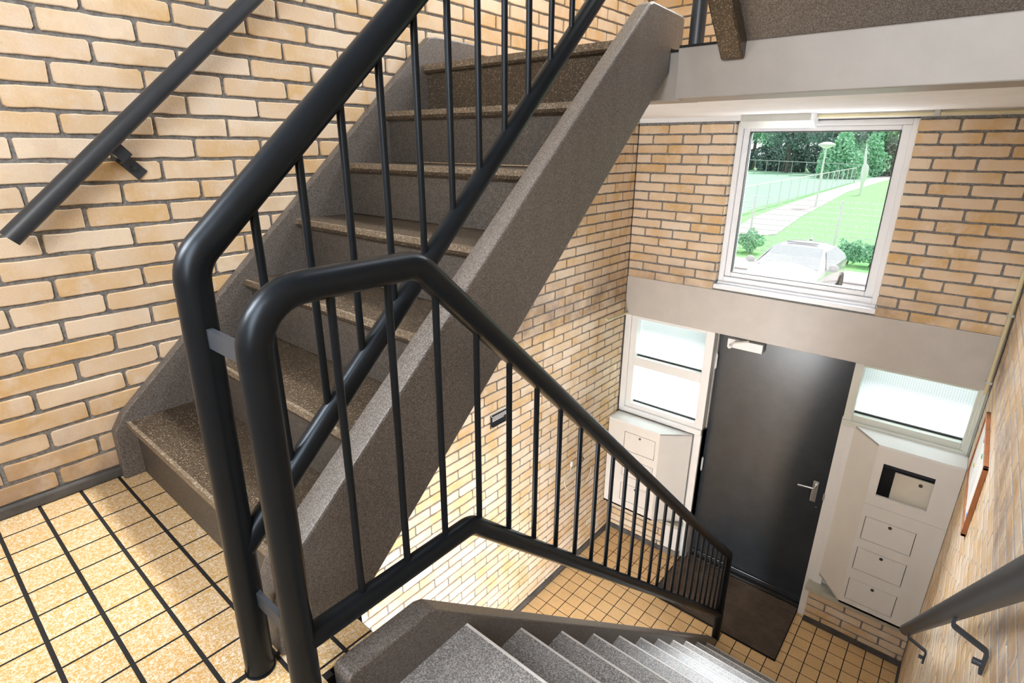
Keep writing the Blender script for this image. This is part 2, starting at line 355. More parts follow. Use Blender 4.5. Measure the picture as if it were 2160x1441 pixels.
# brick faces in the window reveals
for i in range(0, 17):
    zc = ROW0 - PITCH * i
    if zc - 0.026 < W1[2]: continue
    for (xx, sg) in ((W1[0], 1), (W1[1], -1)):
        mb.box(xx - 0.006 if sg > 0 else xx - 0.003, xx + 0.003 if sg > 0 else xx + 0.006, YF + 0.002, YF + 0.06, zc - 0.025, zc + 0.025, 0, (random.random(), 0.2, random.random()))
struct(mb.build('wall_front', [BRICK, MORTAR], tone=True))
mb = MB(); courses(mb, lambda u, z, d: (u, YB - 0.006 + d, z), 0, XR, ZG, BT, running(0.02, 0.13))
mb.box(0, XR, YB - 0.2, YB - 0.006, ZG - 0.1, TOP, 1); struct(mb.build('wall_back', [BRICK, MORTAR], tone=True))
# plinths beside the door
mb = MB()
courses(mb, lambda u, z, d: (u, 3.036 - d, z), 0.0, 0.505, ZG, -1.872, running(0.02, 0.12))
mb.box(0.0, 0.505, 3.036, 3.16, ZG, -1.872, 1); struct(mb.build('wall_plinth_left', [BRICK, MORTAR], tone=True))
mb = MB()
courses(mb, lambda u, z, d: (u, 3.036 - d, z), 1.602, XR, ZG, -1.885, running(1.602 + .11, 1.602))
courses(mb, lambda u, z, d: (1.608 - d, u, z), 3.036, 3.16, ZG, -1.885, running(3.0, 3.1))
mb.box(1.608, XR, 3.036, 3.2, ZG, -1.885, 1); struct(mb.build('wall_plinth_right', [BRICK, MORTAR], tone=True))
# skirtings
struct(MB().bbox(-0.01, 0.014, 0.0, YF, ZG, -2.125, 0.003).build('baseboard_left', SKIRT))
struct(MB().bbox(-0.01, 0.012, YB, -0.285, 0.0, 0.034, 0.006).build('baseboard_landing', SKIRT))
struct(MB().bbox(XR - 0.012, XR + 0.01, 0.2, YF, ZG, -2.125, 0.003).build('baseboard_right', SKIRT))
struct(MB().bbox(1.605, XR, 3.018, 3.04, ZG, -2.128, 0.003).build('baseboard_front', SKIRT))
struct(MB().bbox(0.0, 0.5, 3.018, 3.04, ZG, -2.128, 0.003).build('baseboard_front', SKIRT))

# ---------------------------------------------------------------- floors
def tiles(mb, xs, ys, z, x0, x1, y0, y1, skip=None, wx=0.003, wy=0.003, thick_x=None):
    """xs, ys = joint positions"""
    for i in range(len(xs) - 1):
        for j in range(len(ys) - 1):
            gx0 = (thick_x or {}).get(i, wx) / 2; gx1 = (thick_x or {}).get(i + 1, wx) / 2
            a, b, c, d = max(xs[i] + gx0, x0), min(xs[i + 1] - gx1, x1), max(ys[j] + wy / 2, y0), min(ys[j + 1] - wy / 2, y1)
            if b - a < 0.008 or d - c < 0.008 or (skip and skip((a + b) / 2, (c + d) / 2)): continue
            e = 0.0006; h = 0.0014; t = (random.random(), random.random(), random.random())
            mb.add([(a, c, z - h), (b, c, z - h), (b, d, z - h), (a, d, z - h), (a + e, c + e, z), (b - e, c + e, z), (b - e, d - e, z), (a + e, d - e, z)],
                   [(4, 5, 6, 7)], 0, t)
            n0 = len(mb.v) - 8
            for q in ((0, 1, 5, 4), (1, 2, 6, 5), (2, 3, 7, 6), (3, 0, 4, 7)): mb.f.append([n0 + w_ for w_ in q]); mb.mi.append(1); mb.t.append(t); mb.sm.append(False)
# ground floor hall
mb = MB()
xs = [0.0169 + 0.0991 * k for k in range(-1, 24)]; ys = [2.0553 + 0.0991 * k for k in range(-40, 13)]
tiles(mb, xs, ys, ZG, 0.005, XR, YB, 3.17, wx=0.0042, wy=0.0034)
mb.box(-0.1, XR + 0.1, YB - 0.1, 3.22, ZG - 0.12, ZG - 0.0014, 1)
struct(mb.build('floor', [TILEG, GROUT], tone=True))
# half landing between the flights
mb = MB()
xs = [0.1079 + 0.1012 * k for k in range(-1, 11)] + [1.165 + .05, 1.31, 1.41, 1.51, 1.61, 1.71, 1.81, 1.91, 2.01, 2.11, 2.21]
ys = [-0.5011 + 0.1013 * k for k in range(-13, 6)]
def skip(x, y): return (y > -0.24 and x < 1.035) or (y > -0.13)
tiles(mb, xs, ys, 0.0, 0.008, 1.135, YB, -0.131, skip, wx=0.0042, wy=0.0078, thick_x={10: 0.011})
tiles(mb, xs, ys, 0.0, 1.135, XR, YB, -0.262, None, wx=0.0042, wy=0.0078)
mb.box(0, 1.15, YB, -0.2445, -0.17, -0.0014, 1); mb.box(1.15, XR, YB, -0.2625, -0.17, -0.0014, 1);  mb.box(1.035, 1.136, -0.25, -0.13, -0.17, -0.0014, 1); mb.box(0, 1.035, -0.25, -0.10, -0.17, -0.03, 1)
struct(mb.build('floor_landing', [TILE, GROUT], tone=True))
# upper landing slab: its soffit is the ceiling over the hall
mb = MB()
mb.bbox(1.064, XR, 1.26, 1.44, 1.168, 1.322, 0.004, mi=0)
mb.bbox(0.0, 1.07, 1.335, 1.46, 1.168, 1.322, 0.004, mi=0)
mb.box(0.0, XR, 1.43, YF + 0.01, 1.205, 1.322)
struct(mb.build('trim_1', [plain('shaded_beam_paint', (0.29, 0.27, 0.25), 0.42, var=0.06, bmp=0.15, bscale=22)]))  # beam paint darkened so the colour carries the shade on the slab front
struct(MB().box(0.004, XR, 1.42, YF + 0.01, 1.198, 1.206).box(0.004, XR, YF - 0.006, YF + 0.012, 1.170, 1.2).build('ceiling', CEIL))
mb = MB(); xs = [0.02 + 0.1012 * k for k in range(0, 23)]; ys = [1.27 + 0.1013 * k for k in range(0, 20)]
tiles(mb, xs, ys, 1.331, 1.066, XR, 1.262, YF); tiles(mb, xs, ys, 1.331, 0.004, 1.066, 1.34, YF)
mb.box(1.066, XR, 1.263, YF, 1.322, 1.3296, 1); mb.box(0.004, 1.066, 1.338, YF, 1.322, 1.3296, 1)
struct(mb.build('floor_upper', [TILE, GROUT], tone=True))
struct(MB().box(-0.2, XR + 0.2, YB - 0.2, yb, TOP, TOP + 0.15).build('ceiling_top', CEIL))
# lintel band under the stair window
struct(MB().bbox(0.002, XR - 0.002, 3.030, yb, -0.202, 0.1, 0.004).build('trim_2', BEAM))

# ---------------------------------------------------------------- stair flights
RIS, GO = 0.19, 0.2164
def nz(y): return 0.19 + 0.878 * (y + 0.25)
def flight_up():
    t = thing('staircase', 'brown speckled terrazzo stair flight climbing along the left brick wall', 'stairs', (0.5, -0.29, 0))
    for k in range(1, 8):
        y = -0.25 + GO * (k - 1); z = RIS * k
        mb = MB(); prof = [(y, z), (y, z - 0.017), (y + 0.004, z - 0.027), (y + 0.012, z - 0.034), (y + 0.26, z - 0.034), (y + 0.26, z)]
        if k == 7: prof = [(y, z), (y, z - 0.022), (y + 0.004, z - 0.03), (y + 0.012, z - 0.034), (y + 0.288, z - 0.034), (y + 0.288, z)]
        mb.prism(prof, 0.036, 0.960)
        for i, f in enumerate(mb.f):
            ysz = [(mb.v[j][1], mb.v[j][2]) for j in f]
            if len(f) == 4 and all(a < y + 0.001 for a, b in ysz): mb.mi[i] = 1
        mb.box(0.041, 0.956, y + 0.0004, y + 0.011, z - 0.001, z + 0.0005, 1)  # lighter strip paints the light glint on the rounded top edge
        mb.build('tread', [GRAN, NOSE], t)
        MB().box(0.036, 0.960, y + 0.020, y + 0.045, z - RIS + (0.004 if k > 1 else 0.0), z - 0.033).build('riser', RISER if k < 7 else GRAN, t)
    # left stringer against the wall
    prof = [(-0.289, 0.0), (-0.286, 0.165), (-0.255, 0.215), (1.087, 1.436), (1.13, 1.444), (1.39, 1.444), (1.40, 1.434), (1.40, 1.332), (1.33, 1.332), (1.33, 1.22), (-0.06, 0.0)]
    MB().prism(prof, 0.004, 0.040, 0.005).build('stringer', STRG, t)
    fx = lambda y: 1.037 - 0.020 * (y + 0.29)
    prof = [(-0.293, 0.0), (-0.290, 0.150), (-0.262, 0.200), (1.150, 1.442), (1.175, 1.450), (1.41, 1.446), (1.423, 1.436), (1.423, 1.334), (1.335, 1.334), (1.332, 1.255), (1.18, 1.13), (-0.09, 0.0)]
    MB().prism(prof, 0.957, fx, 0.0065, 2).build('stringer', STRG, t)
    return t
flight_up()
def flight_down():
    t = thing('staircase', 'grey terrazzo stair flight going down to the entrance hall', 'stairs', (1.6, 0.0, ZG))
    for k in range(1, 12):
        y = 0.083 + 0.2127 * (k - 1); z = -0.093 - 0.1888 * (k - 1)
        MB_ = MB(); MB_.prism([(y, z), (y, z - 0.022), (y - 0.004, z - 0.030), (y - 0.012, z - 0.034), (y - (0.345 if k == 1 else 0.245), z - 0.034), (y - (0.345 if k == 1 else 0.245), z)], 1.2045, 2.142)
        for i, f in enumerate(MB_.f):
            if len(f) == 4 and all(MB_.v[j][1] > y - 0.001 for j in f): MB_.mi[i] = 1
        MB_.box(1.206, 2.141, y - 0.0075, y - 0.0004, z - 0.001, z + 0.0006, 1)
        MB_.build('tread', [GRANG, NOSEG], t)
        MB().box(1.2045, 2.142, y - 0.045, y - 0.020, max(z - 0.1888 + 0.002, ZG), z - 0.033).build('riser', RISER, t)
    MB().box(1.2045, 2.142, -0.262, -0.250, -0.126, -0.0025).build('riser', RISER, t)
    prof = [(-0.2445, -0.16), (-0.2445, 0.02), (-0.235, 0.031), (-0.035, 0.031), (-0.012, 0.022), (2.42, -2.135), (2.445, -2.170), (2.02, -2.170), (-0.02, -0.36), (-0.12, -0.36), (-0.12, -0.172)]
    MB().prism(prof, 1.150, 1.205, 0.005).build('stringer', STRG, t)
    MB().prism(prof, 2.142, XR - 0.0025, 0.004).build('stringer', STRG, t)
    return t
flight_down()
def flight_over():
    t = thing('staircase', 'underside of the brown terrazzo flight rising overhead from the upper landing', 'stairs', (1.6, 1.26, 1.33))
    s = 0.885
    def line(y, z0): return z0 + s * (1.262 - y)
    ye = -1.1
    for (a, b) in ((1.215, 1.285), (2.13, XR - 0.0025)):
        prof = [(1.262, 1.272), (1.262, 1.42), (1.40, 1.42) if False else (1.262, 1.52), (ye, line(ye, 1.62)), (ye, line(ye, 1.235)), (1.245, 1.272)]
        MB().prism(prof, a, b, 0.006).build('stringer', GRAN, t)
    MB().prism([(1.262, 1.322), (1.262, 1.36), (ye, line(ye, 1.36)), (ye, line(ye, 1.318))], 1.285, 2.13).build('soffit', STRG, t)
    for k in range(1, 10):
        y = 1.262 - GO * (k - 1); z = 1.331 + RIS * k
        MB().box(1.285, 2.13, y - 0.25, y, z - 0.034, z).build('tread', GRAN, t)
    return t
flight_over()

# ---------------------------------------------------------------- railings
def railing_up():
    t = thing('stair_railing', 'black tubular railing climbing beside the brown stair flight to the upper landing', 'railing', (1.025, -0.33, 0.0))
    X = lambda y: 1.03 - 0.025 * (y + 0.3)
    s1 = 0.917; zt = lambda y: 0.902 + s1 * (y + 0.254)
    top = fillet([(1.024, -0.334, 0.0), (1.030, -0.322, zt(-0.322)), (X(1.22), 1.22, zt(1.22))], [0.075])
    MB().tube([p for p in top[:6]], 0.0275, 28).build('post', PAINTB, t) if False else None
    k = len(top) - 1
    MB().tube(top, 0.0272, 28).build('post_and_handrail', PAINTB, t)
    s2 = 0.940; zb = lambda y: 0.317 + s2 * (y + 0.307)
    MB().tube([(X(-.325), -0.325, zb(-.325)), (X(1.22), 1.22, zb(1.22))], 0.0232, 24).build('lower_rail', PAINTB, t)
    MB().tube([(X(1.21), 1.21, zb(1.21)), (X(1.21), 1.21, zt(1.21))], 0.022, 20).build('end_post', PAINTB, t)
    for i in range(15):
        y = -0.21 + 0.0935 * i
        MB().tube([(X(y), y, zb(y) + 0.01), (X(y), y, zt(y) - 0.01)], 0.0076, 12).build('baluster', PAINTB, t)
    MB().tube([(1.024, -0.334, 0.0), (1.024, -0.334, 0.004)], 0.0295, 28).build('foot_ring', PAINTB, t)
    for z in (0.25,): pass
    return t
railing_up()
def railing_down():
    t = thing('stair_railing', 'black tubular railing descending beside the grey stairs to the hall', 'railing', (1.18, -0.313, 0.0))
    X = 1.18
    main = fillet([(X, -0.314, 0.0), (X, -0.309, 0.808), (X, 0.003, 0.808), (X, 2.463, -1.466), (X + 0.006, 2.468, ZG)], [0.085, 0.06, 0.035], 10)
    MB().tube(main, 0.0262, 28).build('post_and_handrail', PAINTB, t)
    low = fillet([(X, -0.30, 0.162), (X, 0.13, 0.16), (X, 2.462, -1.962)], [0.06])
    MB().tube(low, 0.0232, 24).build('lower_rail', PAINTB, t)
    ys = [-0.178, -0.064, 0.046, 0.158, 0.268, 0.378, 0.488, 0.598, 0.706, 0.812, 0.916, 1.02, 1.122, 1.224, 1.324, 1.424, 1.522, 1.62, 1.716, 1.812, 1.908, 2.004, 2.10, 2.20, 2.30, 2.39]
    for y in ys:
        zt = 0.808 if y < 0.003 else 0.808 - 0.9244 * (y - 0.003); zb = 0.16 if y < 0.13 else 0.16 - 0.910 * (y - 0.13)
        MB().tube([(X, y, zb + 0.008), (X, y, zt - 0.008)], 0.0074, 12).build('baluster', PAINTB, t)
    for z in (0.722, 0.19):
        MB().box(1.045, 1.165, -0.326, -0.316, z - 0.016, z + 0.016).build('tie_bar', RAILG, t)
    return t
railing_down()
def railing_next():
    t = thing('stair_railing', 'grey-black newel tube standing on the upper landing edge', 'railing', (1.107, 1.30, 1.331))
    p = fillet([(1.107, 1.296, 1.331), (1.107, 1.296, 2.2), (1.107, 1.0, 2.22), (1.107, -1.0, 4.0)], [0.06, 0.05])
    MB().tube(p, 0.0245, 24).build('post_and_handrail', RAILG, t)
    MB().tube([(1.107, 1.28, 1.62), (1.107, 1.12, 1.62), (1.107, -1.0, 3.50)], 0.022, 20).build('lower_rail', RAILG, t)
    return t
railing_next()
def wall_rail_left():
    t = thing('wall_handrail', 'dark grey tubular handrail bolted along the left brick wall', 'handrail', (0.075, -0.4, 0.784))
    f = lambda y: 0.784 + 0.902 * (y + 0.398)
    MB().tube([(0.075, -0.398, f(-0.398)), (0.075, 1.5, f(1.5))], 0.0245, 28).build('rail', RAILG, t)
    for yy in (-0.135, 1.25):
        c = Vector((0, yy, f(yy))); n = Vector((0, 0.67, -0.742)); a = Vector((0, 0.742, 0.67))
        b = t_ = None
        p0 = c + Vector((0.066, 0, 0)) + n * 0.018; p1 = c + Vector((0.058, 0, 0)) + n * 0.062; p2 = c + Vector((0.008, 0, 0)) + n * 0.066
        br = MB().flatbar([p0, p1], a, 0.034, 0.005).flatbar([p1, p2], a, 0.034, 0.005).build('bracket', RAILG, t)
        p3 = c + Vector((0.006, 0, 0)) + n * 0.056; p4 = c + Vector((0.006, 0, 0)) + n * 0.130
        MB().flatbar([p3, p4], a, 0.036, 0.006).build('wall_plate', RAILG, br)
        q = c + Vector((0.009, 0, 0)) + n * 0.100
        MB().tube([q, q + Vector((0.009, 0, 0))], 0.0095, 6).tube([q, q + Vector((0.014, 0, 0))], 0.0045, 10).build('bolt', RAILG, br)
    return t
wall_rail_left()
def wall_rail_right():
    t = thing('wall_handrail', 'grey-black tubular handrail descending along the right brick wall on bent brackets', 'handrail', (2.11, 2.138, -1.18))
    f = lambda y: -1.18 - 0.8797 * (y - 2.138)
    MB().tube([(2.11, 2.138, f(2.138)), (2.11, -0.35, f(-0.35))], 0.0242, 28).build('rail', RAILG, t)
    for yy in (1.87, 0.78):
        z = f(yy) - 0.022
        pts = fillet([(2.11, yy, z + 0.004), (2.11, yy, z - 0.030), (2.1815, yy, z - 0.062), (2.1815, yy, z - 0.125)], [0.012, 0.012], 5)
        br = MB().flatbar(pts, (0, 1, 0), 0.016, 0.007).build('bracket', RAILG, t)
        MB().tube([(2.181, yy, z - 0.100), (2.162, yy, z - 0.100)], 0.008, 6).build('bolt', RAILG, br)
    return t
wall_rail_right()

# ---------------------------------------------------------------- stair window
def frame_rect(mb, x0, x1, z0, z1, wl, wr, wb, wt, y0, y1, b=0.003):
    mb.bbox(x0, x0 + wl, y0, y1, z0, z1, b); mb.bbox(x1 - wr, x1, y0, y1, z0, z1, b)
    mb.bbox(x0 + wl, x1 - wr, y0, y1, z0, z0 + wb, b); mb.bbox(x0 + wl, x1 - wr, y0, y1, z1 - wt, z1, b)
mb = MB(); frame_rect(mb, 0.664, 1.598, 0.150, 1.165, 0.034, 0.030, 0.040, 0.030, 3.075, 3.16)
win = struct(mb.build('window_1', UPVC))
mb = MB(); frame_rect(mb, 0.698, 1.568, 0.190, 1.135, 0.040, 0.046, 0.034, 0.030, 3.092, 3.15, 0.005); mb.build('sash', UPVC, win)
mb = MB(); frame_rect(mb, 0.737, 1.523, 0.223, 1.106, 0.004, 0.004, 0.004, 0.004, 3.088, 3.13, 0.001); mb.build('gasket', GASK, win)
MB().box(0.738, 1.522, 3.116, 3.122, 0.224, 1.105).build('pane', GLASS, win)
mb = MB(); mb.bbox(0.655, 1.603, 3.022, 3.085, 0.112, 0.140, 0.003); mb.bbox(0.668, 1.594, 3.055, 3.10, 0.138, 0.156, 0.002); mb.build('sill', UPVC, win)
mb = MB(); frame_rect(mb, 0.25, 1.95, 2.35, 6.3, 0.06, 0.06, 0.06, 0.06, 3.10, 3.18); mb.bbox(1.07, 1.13, 3.10, 3.18, 2.41, 6.24)
w3 = struct(mb.build('window_4', UPVC)); MB().box(0.31, 1.89, 3.137, 3.142, 2.41, 6.24).build('pane', GLASS, w3)

# side lights of the entrance
mb = MB(); y0, y1 = 3.066, 3.15
mb.bbox(0.004, 0.100, y0, y1, -1.0, -0.202); mb.bbox(0.638, 0.700, y0, y1, -1.0, -0.202)
mb.bbox(0.100, 0.638, y0, y1, -0.232, -0.202); mb.bbox(0.100, 0.638, y0, y1, -0.617, -0.545); mb.bbox(0.100, 0.638, y0, y1, -1.0, -0.945)
mb.bbox(0.004, 0.052, 3.045, 3.075, -1.0, -0.202, 0.004); mb.bbox(0.004, 0.70, 3.050, 3.075, -1.03, -0.985, 0.003)
w2 = struct(mb.build('window_2', WHITE))
for (a, b) in ((-0.545, -0.232), (-0.945, -0.617)):
    MB().box(0.095, 0.643, 3.118, 3.124, a - 0.004, b + 0.004).build('pane', WIRED, w2)
    mb = MB(); mb.bbox(0.100, 0.638, 3.108, 3.12, a, a + 0.012, 0.001); mb.build('glazing_bead', GASK, w2)
mb = MB()
mb.bbox(1.562, 1.609, y0, y1, -0.60, -0.202); mb.bbox(2.145, XR, y0, y1, -0.60, -0.202)
mb.bbox(1.609, 2.145, y0, y1, -0.228, -0.202); mb.bbox(1.609, 2.145, y0, y1, -0.60, -0.548)
mb.bbox(2.160, XR, 3.045, 3.075, -0.60, -0.202, 0.004); mb.bbox(1.562, XR, 3.045, 3.075, -0.625, -0.588, 0.003)
w5 = struct(mb.build('window_3', CREAM))
MB().box(1.605, 2.149, 3.118, 3.124, -0.552, -0.224).build('pane', WIRED, w5)
MB().bbox(1.609, 2.145, 3.108, 3.12, -0.548, -0.536, 0.001).build('glazing_bead', GASK, w5)
# timber panels below the side lights, door posts
mb = MB(); mb.box(0.0, 0.70, 3.085, 3.25, -2.172 + .3, -1.0); mb.box(1.562, XR, 3.085, 3.25, -1.845, -0.60)
mb.bbox(0.648, 0.700, 3.064, 3.22, -2.168, -0.98, 0.003); mb.bbox(1.558, 1.606, 3.064, 3.22, -2.168, -0.58, 0.003)
mb.bbox(0.512, 0.650, 3.030, 3.13, -2.118, -1.872, 0.004); mb.bbox(1.606, 1.66, 3.052, 3.1, -1.842, -0.60, 0.002)
mb.box(0.64, 0.703, 3.145, 3.25, -1.0, -0.202); mb.box(1.557, 1.61, 3.145, 3.25, -0.62, -0.202); mb.box(0.70, 1.56, 3.21, 3.25, -0.24, -0.202)
struct(mb.build('trim_3', WHITE))
struct(MB().bbox(0.505, 0.652, 3.022, 3.135, ZG, -2.118, 0.003).build('trim_4', plain('concrete_block', (0.22, 0.2, 0.18), 0.8, var=0.3)))
mb = MB(); mb.bbox(1.580, XR, 2.985, 3.10, -1.884, -1.845, 0.003); mb.bbox(0.0, 0.652, 2.985, 3.10, -1.872, -1.842, 0.003)
struct(mb.build('trim_5', STONE))

# ---------------------------------------------------------------- entrance door
door = struct(MB().bbox(0.699, 1.560, 3.168, 3.208, -2.150, -0.203, 0.002).build('door_1', DOORM))
MB().bbox(0.702, 1.556, 3.150, 3.170, -2.148, -2.112, 0.004).build('weather_bar', DOORM, door)
struct(MB().bbox(0.70, 1.562, 3.115, 3.24, ZG, -2.150, 0.004).build('trim_6', GASK))
hp = MB().bbox(1.468, 1.503, 3.161, 3.169, -1.300, -1.138, 0.003).build('handle_plate', STEEL, door)
MB().tube(fillet([(1.486, 3.165, -1.172), (1.486, 3.118, -1.172), (1.385, 3.113, -1.180)], [0.014], 6), 0.0078, 14).build('lever', STEEL, hp)
MB().tube([(1.486, 3.163, -1.172), (1.486, 3.150, -1.172)], 0.014, 18).build('rose', STEEL, hp)
cl = MB().bbox(0.775, 1.012, 3.118, 3.168, -0.312, -0.248, 0.003).build('door_closer', WHITE, door)
MB().flatbar([(0.798, 3.108, -0.300), (0.83, 3.100, -0.262), (0.93, 3.078, -0.226)], (0, 1, 0), 0.018, 0.010).build('closer_arm', plain('closer_arm_grey', (0.5, 0.5, 0.46), .35), cl)
MB().tube([(0.798, 3.122, -0.302), (0.798, 3.100, -0.302)], 0.014, 16).build('closer_pivot', WHITE, cl)
for z in (-0.45, -1.31):
    MB().tube([(0.706, 3.150, z - 0.05), (0.706, 3.150, z + 0.05)], 0.008, 12).tube([(0.706, 3.150, z - 0.06), (0.706, 3.150, z + 0.06)], 0.0045, 8).build('hinge', WHITE, door)
MB().bbox(1.553, 1.563, 3.058, 3.0645, -1.20, -1.15, 0.001).build('strike_plate', STEEL, door)
MB().tube([(1.515, 3.169, -1.335), (1.515, 3.166, -1.335)], 0.005, 10).build('keyhole', STEEL, door)

# ---------------------------------------------------------------- letterbox cabinets
def lock(x, y, z, parent):
    MB().tube([(x, y + 0.002, z), (x, y - 0.0035, z)], 0.0098, 20).build('lock', LOCKM, parent)
def door_leaf(x0, x1, z0, z1, y, parent, name='letterbox_door'):
    g = 0.0032; d = MB().bbox(x0 + g, x1 - g, y - 0.0005, y + 0.014, z0 + g, z1 - g, 0.0012, 1).build(name, BOXW, parent)
    lock((x0 + x1) / 2 + 0.002, y, z1 - 0.024, d); return d
def splay(t, xa, ya, xb, yb_, z0, z1, name, flip=1):
    a = Vector((xa, ya, 0)); b = Vector((xb, yb_, 0)); n = (b - a).cross(Vector((0, 0, 1))).normalized() * 0.016 * flip
    vs = []
    for z in (z0, z1):
        for p in (a, b, b + n, a + n): vs.append((p.x, p.y, z))
    MB().add(vs, [(0, 1, 2, 3), (4, 5, 6, 7), (0, 1, 5, 4), (1, 2, 6, 5), (2, 3, 7, 6), (3, 0, 4, 7)]).build(name, BOXW, t)
def flap_gap_shade(rows, x0, x1, y, t):
    mb = MB()
    for r in rows: mb.box(x0 - 0.004, x1 + 0.004, y + 0.0165, y + 0.019, r[0] - 0.004, r[1] + 0.004)
    mb.build('gap_shade_sheet', GASK, t)  # black sheet added behind the flaps to paint the shade in their gaps
def cabinet_right():
    t = thing('letterbox_cabinet', 'white letterbox cabinet right of the door with a square cut-out above three locked flaps', 'letterbox cabinet', (1.99, 2.87, -1.767))
    y = 2.870; x0, x1 = 1.788, XR - 0.002; zb, zt = -1.767, -0.605
    mb = MB(); F = lambda a, b, c, d: mb.box(a, b, y, y + 0.016, c, d)
    rows = [(-1.718, -1.554), (-1.480, -1.316), (-1.252, -1.088)]
    F(x0, 1.812, zb, -1.004); F(2.068, x1, zb, -1.004)
    zs = [zb] + [v for r in rows for v in r] + [-1.004]
    for i in range(0, len(zs), 2): F(1.812, 2.068, zs[i], zs[i + 1])
    F(x0, x1, -1.0025, -0.931); F(x0, 1.832, -0.931, -0.715); F(2.078, x1, -0.931, -0.715); F(x0, x1, -0.715, zt - 0.014)
    mb.build('front_panel', BOXW, t)
    for r in rows: door_leaf(1.812, 2.068, r[0], r[1], y, t)
    flap_gap_shade(rows, 1.812, 2.068, y, t)
    splay(t, x0, y, 1.636, 3.052, zb, zt - 0.002, 'side_panel', 1)
    vs = [(x0, y, 0), (1.636, 3.052, 0), (x1, 3.052, 0), (x1, y, 0)]
    for (a, b, nm) in ((zt - 0.014, zt, 'top_board'), (zb, zb + 0.014, 'bottom_board')):
        MB().add([(p[0], p[1], a) for p in vs] + [(p[0], p[1], b) for p in vs], [(0, 1, 2, 3), (4, 5, 6, 7), (0, 1, 5, 4), (1, 2, 6, 5), (2, 3, 7, 6), (3, 0, 4, 7)]).build(nm, WHITE, t)
    MB().box(1.80, 2.17, 2.99, 3.0, -1.0, -0.625).box(1.80, 2.17, y + 0.02, 3.0, -1.003, -0.998).box(1.80, 2.17, y + 0.02, 3.0, -0.628, -0.622).build('dark_interior', GASK, t)
    MB().bbox(1.838, 2.08, 2.93, 2.945, -0.765, -0.738, 0.002).build('inner_rail', RAILG, t)
    MB().bbox(1.895, 2.115, 2.920, 2.935, -0.985, -0.775, 0.002).build('inner_flap', plain('cream_flap', (0.72, 0.67, 0.57), 0.4), t)
    MB().tube([(2.023, 2.921, -0.807), (2.023, 2.915, -0.807)], 0.010, 20).build('inner_lock', LOCKM, t)
    return t
cabinet_right()
def cabinet_left():
    t = thing('letterbox_cabinet', 'white letterbox cabinet in the corner left of the door, partly behind the railing', 'letterbox cabinet', (0.22, 2.90, -1.83))
    y = 2.900; x0, x1 = 0.008, 0.449; zb, zt = -1.828, -1.038
    mb = MB(); F = lambda a, b, c, d: mb.box(a, b, y, y + 0.016, c, d)
    rows = [(-1.752, -1.588), (-1.516, -1.352), (-1.284, -1.117)]
    F(x0, 0.153, zb, zt - 0.014); F(0.419, x1, zb, zt - 0.014); zs = [zb] + [v for r in rows for v in r] + [zt - 0.014]
    for i in range(0, len(zs), 2): F(0.153, 0.419, zs[i], zs[i + 1])
    mb.build('front_panel', BOXW, t)
    for r in rows: door_leaf(0.153, 0.419, r[0], r[1], y, t)
    flap_gap_shade(rows, 0.153, 0.419, y, t)
    splay(t, x1, y, 0.640, 3.052, zb, zt - 0.002, 'side_panel', -1)
    vs = [(x0, y, 0), (x1, y, 0), (0.640, 3.052, 0), (x0, 3.052, 0)]
    for (a, b, nm) in ((zt - 0.014, zt, 'top_board'), (zb, zb + 0.014, 'bottom_board')):
        MB().add([(p[0], p[1], a) for p in vs] + [(p[0], p[1], b) for p in vs], [(0, 1, 2, 3), (4, 5, 6, 7), (0, 1, 5, 4), (1, 2, 6, 5), (2, 3, 7, 6), (3, 0, 4, 7)]).build(nm, WHITE, t)
    return t
cabinet_left()

# ---------------------------------------------------------------- door mat
mb = MB(); x0, x1, ya, yb2 = 0.665, 1.556, 2.535, 3.112; n = 38; p = (yb2 - ya) / n
mb.box(x0, x1, ya, yb2, ZG, ZG + 0.004, 1)
mb.box(x0, x0 + 0.006, ya, yb2, ZG, ZG + 0.009, 1); mb.box(x1 - 0.006, x1, ya, yb2, ZG, ZG + 0.009, 1); mb.box(x0, x1, ya, ya + 0.01, ZG, ZG + 0.009, 1)
for k in range(n):
    a = ya + p * k + 0.1 * p; b = a + 0.50 * p; e = 0.06 * p
    mb.add([(x0 + .004, a, ZG + .003), (x1 - .004, a, ZG + .003), (x1 - .004, a + e, ZG + .0065), (x0 + .004, a + e, ZG + .0065), (x0 + .004, b - e, ZG + .0065), (x1 - .004, b - e, ZG + .0065), (x0 + .004, b, ZG + .003), (x1 - .004, b, ZG + .003)],
           [(0, 1, 2, 3), (3, 2, 5, 4), (4, 5, 7, 6)], 0)
tag(mb.build('doormat', [MATB, MATK], fix=False), 'dark brown ribbed doormat lying in front of the black door', 'doormat')

# ---------------------------------------------------------------- small fittings
t = thing('batten_light', 'grey-white box light fitting fixed above the stair window', 'light fitting', (0.91, 3.0, 1.12))
MB().prism([(3.03, 1.198), (2.93, 1.198), (2.93, 1.160), (2.995, 1.124), (3.03, 1.124)], 0.722, 1.104, 0.002).build('diffuser_housing', LAMPG, t)
MB().prism([(3.03, 1.198), (2.928, 1.198), (2.928, 1.158), (2.994, 1.122), (3.03, 1.122)], 1.104, 1.122, 0.002).build('end_cap', UPVC, t)
t = tag(MB().tube([(1.122, 3.0, 1.183), (XR - 0.006, 3.0, 1.180)], 0.0092, 14).build('conduit_pipe', PIPE), 'yellowed conduit pipe running under the ceiling from the light fitting', 'pipe')
MB().bbox(1.655, 1.680, 2.985, 3.02, 1.170, 1.199, 0.002).build('clip', LAMPG, t)
pts = fillet([(XR - 0.012, 2.99, 1.150), (XR - 0.012, 2.99, -0.23)], [])
t = tag(MB().tube([(2.172, 3.012, 1.14), (2.172, 3.012, -0.215)], 0.0095, 14).build('conduit_pipe', PIPE), 'yellowed conduit pipe running down the right corner past the lintel', 'pipe')
